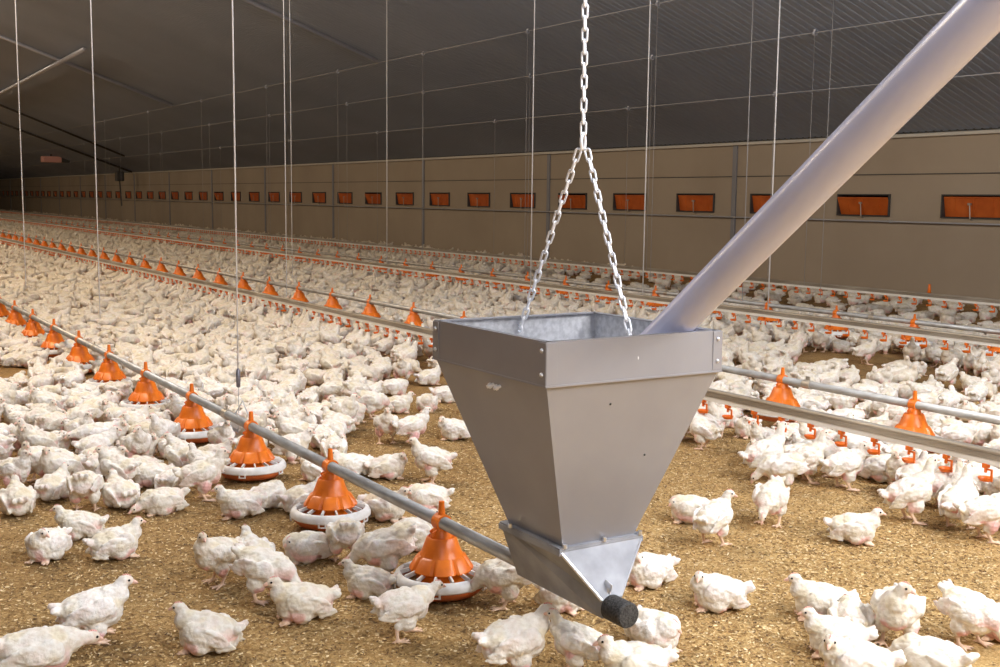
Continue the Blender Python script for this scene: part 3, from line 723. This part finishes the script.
# every bird: x,y,heading(rad),pose,scale,tilt
birds = []
def put(px, py, pose, face, s=1.0, back=.03):
    """bird standing where the photo shows its feet; face: 0 right, 90 away, 180 left, 270 towards the viewer"""
    g = ground(px, py); away = _n(np.array([g[0], g[1]])); right = np.array([away[1], -away[0]])
    if POSES[pose].get('sit'): g[:2] += away * .035
    h = math.cos(R(face)) * right + math.sin(R(face)) * away
    birds.append([g[0], g[1], math.atan2(h[1], h[0]), pose, s, True, face])
HAND = [
 (48, 562, 'sit_l', 235, 1.0), (80, 541, 'sit', 165, .95), (116, 561, 'sit', 18, 1.0), (94, 640, 'squat', 5, 1.08), (38, 688, 'low', 8, 1.12), (208, 656, 'sit', 158, 1.02),
 (218, 584, 'stand_l', 215, .98), (264, 600, 'peck', 335, 1.05), (254, 572, 'sit', 110, 1.0), (303, 624, 'sit', 188, 1.05), (241, 519, 'sit', 185, 1.0), (268, 510, 'tuck', 50, .98),
 (312, 564, 'tuck', 200, .98), (340, 562, 'peck', 95, 1.0), (386, 578, 'peck', 178, 1.08), (404, 638, 'walk', 20, .94), (376, 600, 'sit', 165, .9),
 (303, 514, 'sit', 30, 1.0), (326, 482, 'sit', 140, 1.0), (352, 480, 'sit', 205, 1.02), (378, 480, 'sit_r', 5, 1.0), (334, 460, 'tuck', 92, 1.0),
 (385, 522, 'sit', 330, 1.05), (412, 552, 'sit', 25, 1.05), (428, 512, 'tuck', 175, 1.0), (432, 483, 'stand', 182, 1.02), (412, 446, 'stand', 12, .98), (386, 443, 'stand', 275, .98),
 (372, 418, 'peck', 5, 1.0), (398, 414, 'sit', 0, .95), (395, 396, 'tuck', 350, 1.0), (455, 441, 'sit_l', 172, 1.0), (427, 412, 'tuck', 268, .98), (446, 403, 'lie', 10, 1.0), (429, 386, 'sit', 30, 1.0),
 (402, 384, 'stand', 265, 1.0), (376, 379, 'tuck', 355, 1.0), (357, 379, 'sit', 175, 1.0), (350, 424, 'tuck', 330, 1.1), (368, 404, 'sit', 15, 1.0),
 (510, 606, 'peck', 176, 1.02), (556, 612, 'tuck', 330, .92), (590, 604, 'sit_l', 30, .85), (520, 672, 'squat', 22, 1.08), (572, 674, 'stand', 170, .85), (654, 652, 'tuck', 310, 1.0), (634, 690, 'sit', 200, 1.05), (648, 589, 'sit_l', 215, 1.0),
 (718, 613, 'sit_l', 188, 1.0), (690, 524, 'tuck', 190, 1.0), (713, 545, 'stand_r', 60, .98), (770, 524, 'peck', 255, 1.05), (765, 479, 'drink', 25, 1.12), (783, 492, 'peck', 183, 1.1), (804, 482, 'drink', 12, 1.02),
 (703, 449, 'stand_r', 150, .95), (853, 545, 'sit', 5, 1.02), (908, 522, 'drink', 20, 1.12), (957, 529, 'drink', 70, 1.05), (984, 541, 'stand', 25, 1.08), (943, 508, 'drink', 40, 1.0), (856, 468, 'stand', 172, 1.05),
 (792, 445, 'sit_l', 10, 1.0), (905, 470, 'squat', 20, 1.0), (826, 450, 'tuck', 160, .95), (955, 468, 'tuck', 40, 1.0), (986, 478, 'sit', 170, 1.0), (932, 482, 'squat', 200, .95),
 (820, 622, 'sit', 190, 1.02), (850, 640, 'tuck', 95, 1.0), (896, 646, 'stand_l', 262, 1.1), (836, 660, 'sit', 188, 1.0), (856, 690, 'sit_l', 186, 1.1), (930, 684, 'lie', 160, 1.1), (970, 645, 'peck', 330, 1.0), (1004, 644, 'sit', 185, .95),
 (163, 515, 'lie', 195, 1.0), (202, 500, 'stand', 8, 1.05), (86, 511, 'peck', 80, 1.05), (121, 509, 'sit', 110, 1.05), (55, 501, 'sit', 60, 1.0), (18, 516, 'sit', 95, 1.05), (150, 488, 'sit', 190, 1.0),
]
for a in HAND: put(*a)
NH = len(birds)
def foot_r(b_, ang):
    d = ang - b_[2]; a, w = (.104, .066); a *= b_[4]; w *= b_[4]
    return a * w / math.sqrt((w * math.cos(d)) ** 2 + (a * math.sin(d)) ** 2)
def clear(b1, b2, k_):
    dx, dy = b2[0] - b1[0], b2[1] - b1[1]; a = math.atan2(dy, dx); dist = math.hypot(dx, dy)
    return dist - k_ * (foot_r(b1, a) + foot_r(b2, a + PI)), a
PANS = [(fx, fy + sp * i) for fx, zp, fy, sp in LINES[:2] for i in range(8)]
for it in range(30):
    for i in range(NH):
        for j in range(i + 1, NH):
            c_, a = clear(birds[i], birds[j], 1.0)
            if c_ < 0:
                for b_, s in ((birds[i], 1), (birds[j], -1)): b_[0] += math.cos(a) * c_ * .5 * s; b_[1] += math.sin(a) * c_ * .5 * s
        for px_, py_ in PANS:
            dx, dy = birds[i][0] - px_, birds[i][1] - py_; dist = math.hypot(dx, dy); a = math.atan2(dy, dx); need = .172 + foot_r(birds[i], a) * .97
            if dist < need: birds[i][0] += math.cos(a) * (need - dist); birds[i][1] += math.sin(a) * (need - dist)
# the flock
bare = [((15, 380), (34, 11)), ((278, 362), (24, 9)), ((262, 379), (16, 8)), ((322, 372), (22, 8)), ((345, 362), (16, 7)), ((330, 452), (20, 16)), ((528, 309), (20, 5)), ((70, 455), (14, 8)), ((128, 458), (12, 7)), ((205, 452), (18, 8))]
def inpoly(x, y, P):
    c = False; j = len(P) - 1
    for i in range(len(P)):
        if (P[i][1] > y) != (P[j][1] > y) and x < (P[j][0] - P[i][0]) * (y - P[i][1]) / (P[j][1] - P[i][1]) + P[i][0]: c = not c
        j = i
    return c
POLY = [[(800, 352), (870, 352), (1020, 392), (1020, 416), (900, 392), (790, 370)], [(845, 398), (872, 400), (935, 418), (1020, 436), (1020, 450), (930, 432), (850, 412)]]
def fill_ok(x, y, u, v):
    if x < 1.75 and y < 6: return v < 494 and u < 240
    if 1.75 <= x < 2.1: # along the pans: keep the pans free
        k_ = (y - 3.44) / .97; return (abs(k_ - round(k_)) > .30) and v < 470
    if 2.1 <= x < 4.35:
        lim = np.interp(u, [-50, 200, 255, 300, 340, 380, 500, 600, 690], [500, 470, 458, 466, 440, 376, 374, 330, 330]); return v < lim
    if 4.35 <= x < 4.75 and u > 690: return rng.random() < .5
    for (c, r) in bare:
        if ((u - c[0]) / r[0]) ** 2 + ((v - c[1]) / r[1]) ** 2 < 1: return False
    for P_ in POLY:
        if inpoly(u, v, P_): return rng.random() < .10
    return True
cell = .23; grid = {}
def near(nb, k_):
    i, j = int(nb[0] // cell), int(nb[1] // cell)
    for a in (-1, 0, 1):
        for b2 in (-1, 0, 1):
            for q in grid.get((i + a, j + b2), ()):
                if clear(nb, q, k_)[0] < 0: return True
    return False
def reg(b_): grid.setdefault((int(b_[0] // cell), int(b_[1] // cell)), []).append(b_)
for b_ in birds: reg(b_)
FYS = [(fx, fy, sp) for fx, zp, fy, sp in LINES]
yy = 2.6
while yy < 92:
    dy = .5
    xa = max(-1.2, .15 * yy - .9) ; xb = min(13.75, yy * 1.62 + .6)
    tries = int((xb - xa) * dy * (130 if yy < 14 else 85 if yy < 40 else 55))
    for _ in range(tries):
        x = xa + (xb - xa) * rng.random(); y = yy + dy * rng.random()
        u, v, d_ = proj((x, y, 0))
        if d_ < 0 or u < -160 or u > 1150 or v > 560: continue
        if u > 1040 and y < 6: continue
        for fx, fy, sp in FYS:
            k_ = (y - fy) / sp
            if abs(x - fx) < .20 and abs(k_ - round(k_)) * sp < .20 and k_ > -.5: break
        else:
            if not fill_ok(x, y, u, v): continue
            if (x - 2.0) ** 2 * 1 < .2 and y < 3.2: continue
            if x > 10.9 and rng.random() < (.93 if y < 17 else .5): continue
            dr_ = min(abs(x - 4.47), abs(x - 8.0), abs(x - 11.2))
            if dr_ < .28 and rng.random() < .75: pose = rng.choice(['drink', 'drink', 'stand', 'stand_l', 'stand_r']); hd = (PI if (x - 4.47 if abs(x - 4.47) < 1 else x - 8 if abs(x - 8) < 1 else x - 11.2) > 0 else 0) + rng.normal() * .5
            else:
                pose = rng.choice(['sit', 'sit_l', 'sit_r', 'tuck', 'lie', 'preen', 'stand', 'stand_l', 'stand_r', 'walk', 'peck', 'squat', 'low'], p=[.17, .13, .13, .14, .06, .05, .06, .05, .05, .03, .05, .05, .03]); hd = rng.random() * 2 * PI
            if 9.9 < x <= 10.9 and y < 17 and rng.random() < .5: continue
            if x > 9.9 and y < 17: pose = 'tuck'
            nb = [x, y, hd, str(pose), .92 + .16 * rng.random(), False, None]
            if near(nb, .90 if yy < 9 else .84): continue
            reg(nb); birds.append(nb)
    yy += dy
# choose the ones that show largest
vis = []
for i, b_ in enumerate(birds):
    u, v, d_ = proj((b_[0], b_[1], .08))
    ok = -18 < u < 1018 and 0 < v < 690 and d_ > 0
    hid = d_ > 2.9 and ((470 + (v - 385) * .36 < u < 715 - (v - 385) * .45 and 330 < v < 560) or (450 < u < 715 and 325 < v <= 386))
    b_.append((u, v, d_))
    if ok and (not hid or i < NH): vis.append((d_ if i >= NH else -1, i))
vis.sort(); ind = [i for _, i in vis[:300]]; IS = set(ind)
# labels: posture, direction it faces, nearest landmark, order from the left when still alike
PT = {'stand': 'standing', 'stand_l': 'standing', 'stand_r': 'standing', 'walk': 'walking', 'peck': 'pecking', 'low': 'crouching', 'drink': 'stretching up', 'squat': 'crouching', 'sit': 'sitting', 'sit_l': 'sitting', 'sit_r': 'sitting', 'tuck': 'hunched', 'lie': 'lying', 'preen': 'preening'}
def facing(b_):
    aw = math.atan2(b_[1], b_[0]); a = math.degrees(b_[2] - aw + PI / 2) % 360
    return 'facing right' if a < 45 or a > 315 else 'facing away' if a < 135 else 'facing left' if a < 225 else 'facing viewer'
def place(b_):
    x, y = b_[0], b_[1]; u, v, d_ = b_[7]
    if x < 1.92 and v < 520 or (x < 1.92 and u < 420 and y > 3.0 and v < 520):
        k_ = max(0, round((y - 3.44) / .97)); side = 'left of'
        return 'left of the %s feeder' % ordn(k_ + 1) if k_ else 'left of the largest feeder'
    if v >= 520 and u < 250: return 'on bare litter at bottom left'
    if v >= 480 and u < 480: return 'near the largest orange feeder'
    if v >= 520 and u < 680: return 'by the hopper outlet'
    if v >= 560 and u >= 780: return 'in the bottom right corner group'
    if u >= 640 and x < 4.47: return 'on open litter right of the hopper'
    if x < 4.47:
        k_ = max(0, round((y - 3.44) / .97)); return 'right of the %s feeder, behind the pipe' % ordn(k_ + 1)
    if x < 5.15 and u > 640: return 'under the front drinker rail right of hopper'
    if u > 640 and x < 6.3: return 'by the second feed pipe'
    if u > 640: return 'under the second drinker rail'
    return 'beyond the front drinker rail'
groups = {}
for i in ind:
    b_ = birds[i]; key = (PT[b_[3]], facing(b_), place(b_)); groups.setdefault(key, []).append(i)
LAB = {}
for (p_, f_, w_), ids in groups.items():
    ids.sort(key=lambda q: birds[q][7][0])
    for n_, q in enumerate(ids):
        if len(ids) == 1: LAB[q] = 'white chicken %s, %s, %s' % (p_, f_, w_)
        else: LAB[q] = 'white chicken %s, %s, %s, %s from left' % (p_, f_, w_, ordn(n_ + 1))
for i in ind:
    x, y, hd, pose, s, hand, fc, (u, v, d_) = birds[i]
    pr = PR[pose]
    o = bpy.data.objects.new('chicken', pr['me']); COL.objects.link(o); o.location = (x, y, 0); o.rotation_euler = (0, 0, hd); o.scale = (s, s, s)
    tag(o, LAB[i], 'chicken', 'white broiler chickens on the litter')
    if d_ < 7.5:
        HM = pr['HM']
        for nm, me_, off_ in (('beak', BEAK, (0, 0, 0)), ('comb', COMB, (0, 0, 0)), ('eye', EYE, (.0155, .0128, .0045)), ('eye', EYE, (.0155, -.0128, .0045))):
            c = bpy.data.objects.new(nm, me_); COL.objects.link(c); c.parent = o; c.matrix_local = HM @ Matrix.Translation(off_)
# everything else in one mesh, coarser with distance
VV = []; TT = []; CC = []; base_ = 0
rest = [i for i in range(len(birds)) if i not in IS]
buck = {}
for i in rest:
    u, v, d_ = birds[i][7]; l = 0 if d_ < 13 else 1 if d_ < 26 else 2
    buck.setdefault((birds[i][3], l), []).append(i)
for (pose, l), ids in buck.items():
    Vp, Tp, Cp = PR[pose]['lods'][l]
    A = np.array([(birds[i][0], birds[i][1], birds[i][2], birds[i][4]) for i in ids])
    c, s = np.cos(A[:, 2]), np.sin(A[:, 2])
    X = (Vp[None, :, 0] * c[:, None] - Vp[None, :, 1] * s[:, None]) * A[:, 3:4] + A[:, 0:1]
    Y = (Vp[None, :, 0] * s[:, None] + Vp[None, :, 1] * c[:, None]) * A[:, 3:4] + A[:, 1:2]
    Z = Vp[None, :, 2] * A[:, 3:4]
    VV.append(np.stack([X, Y, Z], -1).reshape(-1, 3)); n = len(Vp)
    TT.append((Tp[None] + (np.arange(len(ids)) * n)[:, None, None]).reshape(-1, 3) + base_)
    tint = 1 - rng.random((len(ids), 1, 1)) * np.array([[[.07, .10, .16, 0]]]); CC.append((Cp[None] * tint).reshape(-1, 4)); base_ += n * len(ids)
me = raw('chicken_flock', np.concatenate(VV), np.concatenate(TT), np.concatenate(CC)); me.materials.append(M['plumage'])
o = obj('chicken_flock', me, None); tag(o, 'dense carpet of white chickens covering the litter into the distance', 'chickens', kind='stuff')
print('BIRDS', len(birds), 'ind', len(ind), 'hand', NH, 'proto verts', [p['n'] for p in PR.values()], 'flock verts', base_)

# ------------------------------------------------------------------ loose shavings and clods near the viewer
n = 150000
px = rng.uniform(-.6, 5.2, n * 2); py = rng.uniform(2.2, 7.0, n * 2)
keep = (py - 2.0) / 6 < rng.random(n * 2) ** 1.2 + .1
px, py = px[keep][:n], py[keep][:n]; n = len(px)
a = rng.random(n) * 2 * PI; ln = rng.uniform(.002, .0075, n); wd = rng.uniform(.001, .0028, n); tl = rng.normal(0, .35, n); z = rng.uniform(.0015, .005, n)
dx, dy_ = np.cos(a), np.sin(a)
P_ = []
for sl, sw in ((-1, -1), (1, -1), (1, 1), (-1, 1)):
    P_.append(np.stack([px + sl * ln * dx - sw * wd * dy_, py + sl * ln * dy_ + sw * wd * dx, z + sl * ln * tl * .5 + .001 * sw], -1))
Vq = np.stack(P_, 1).reshape(-1, 3); Vq[:, 2] = np.maximum(Vq[:, 2], .0006)
me = raw('wood_shavings', Vq, np.arange(n * 4).reshape(-1, 4), smooth=False); me.materials.append(M['shavings'])
tag(obj('wood_shavings', me, None), 'loose pale wood shavings scattered over the litter floor', 'shavings', kind='stuff')

# ------------------------------------------------------------------ world and view
w = bpy.data.worlds.new('world'); SC.world = w; w.use_nodes = True
w.node_tree.nodes['Background'].inputs[0].default_value = (.6, .7, .85, 1); w.node_tree.nodes['Background'].inputs[1].default_value = .3
vs_ = SC.view_settings; vs_.view_transform = 'Standard'; vs_.look = 'None'; vs_.gamma = 1; vs_.exposure = -0.08; vs_.use_curve_mapping = False
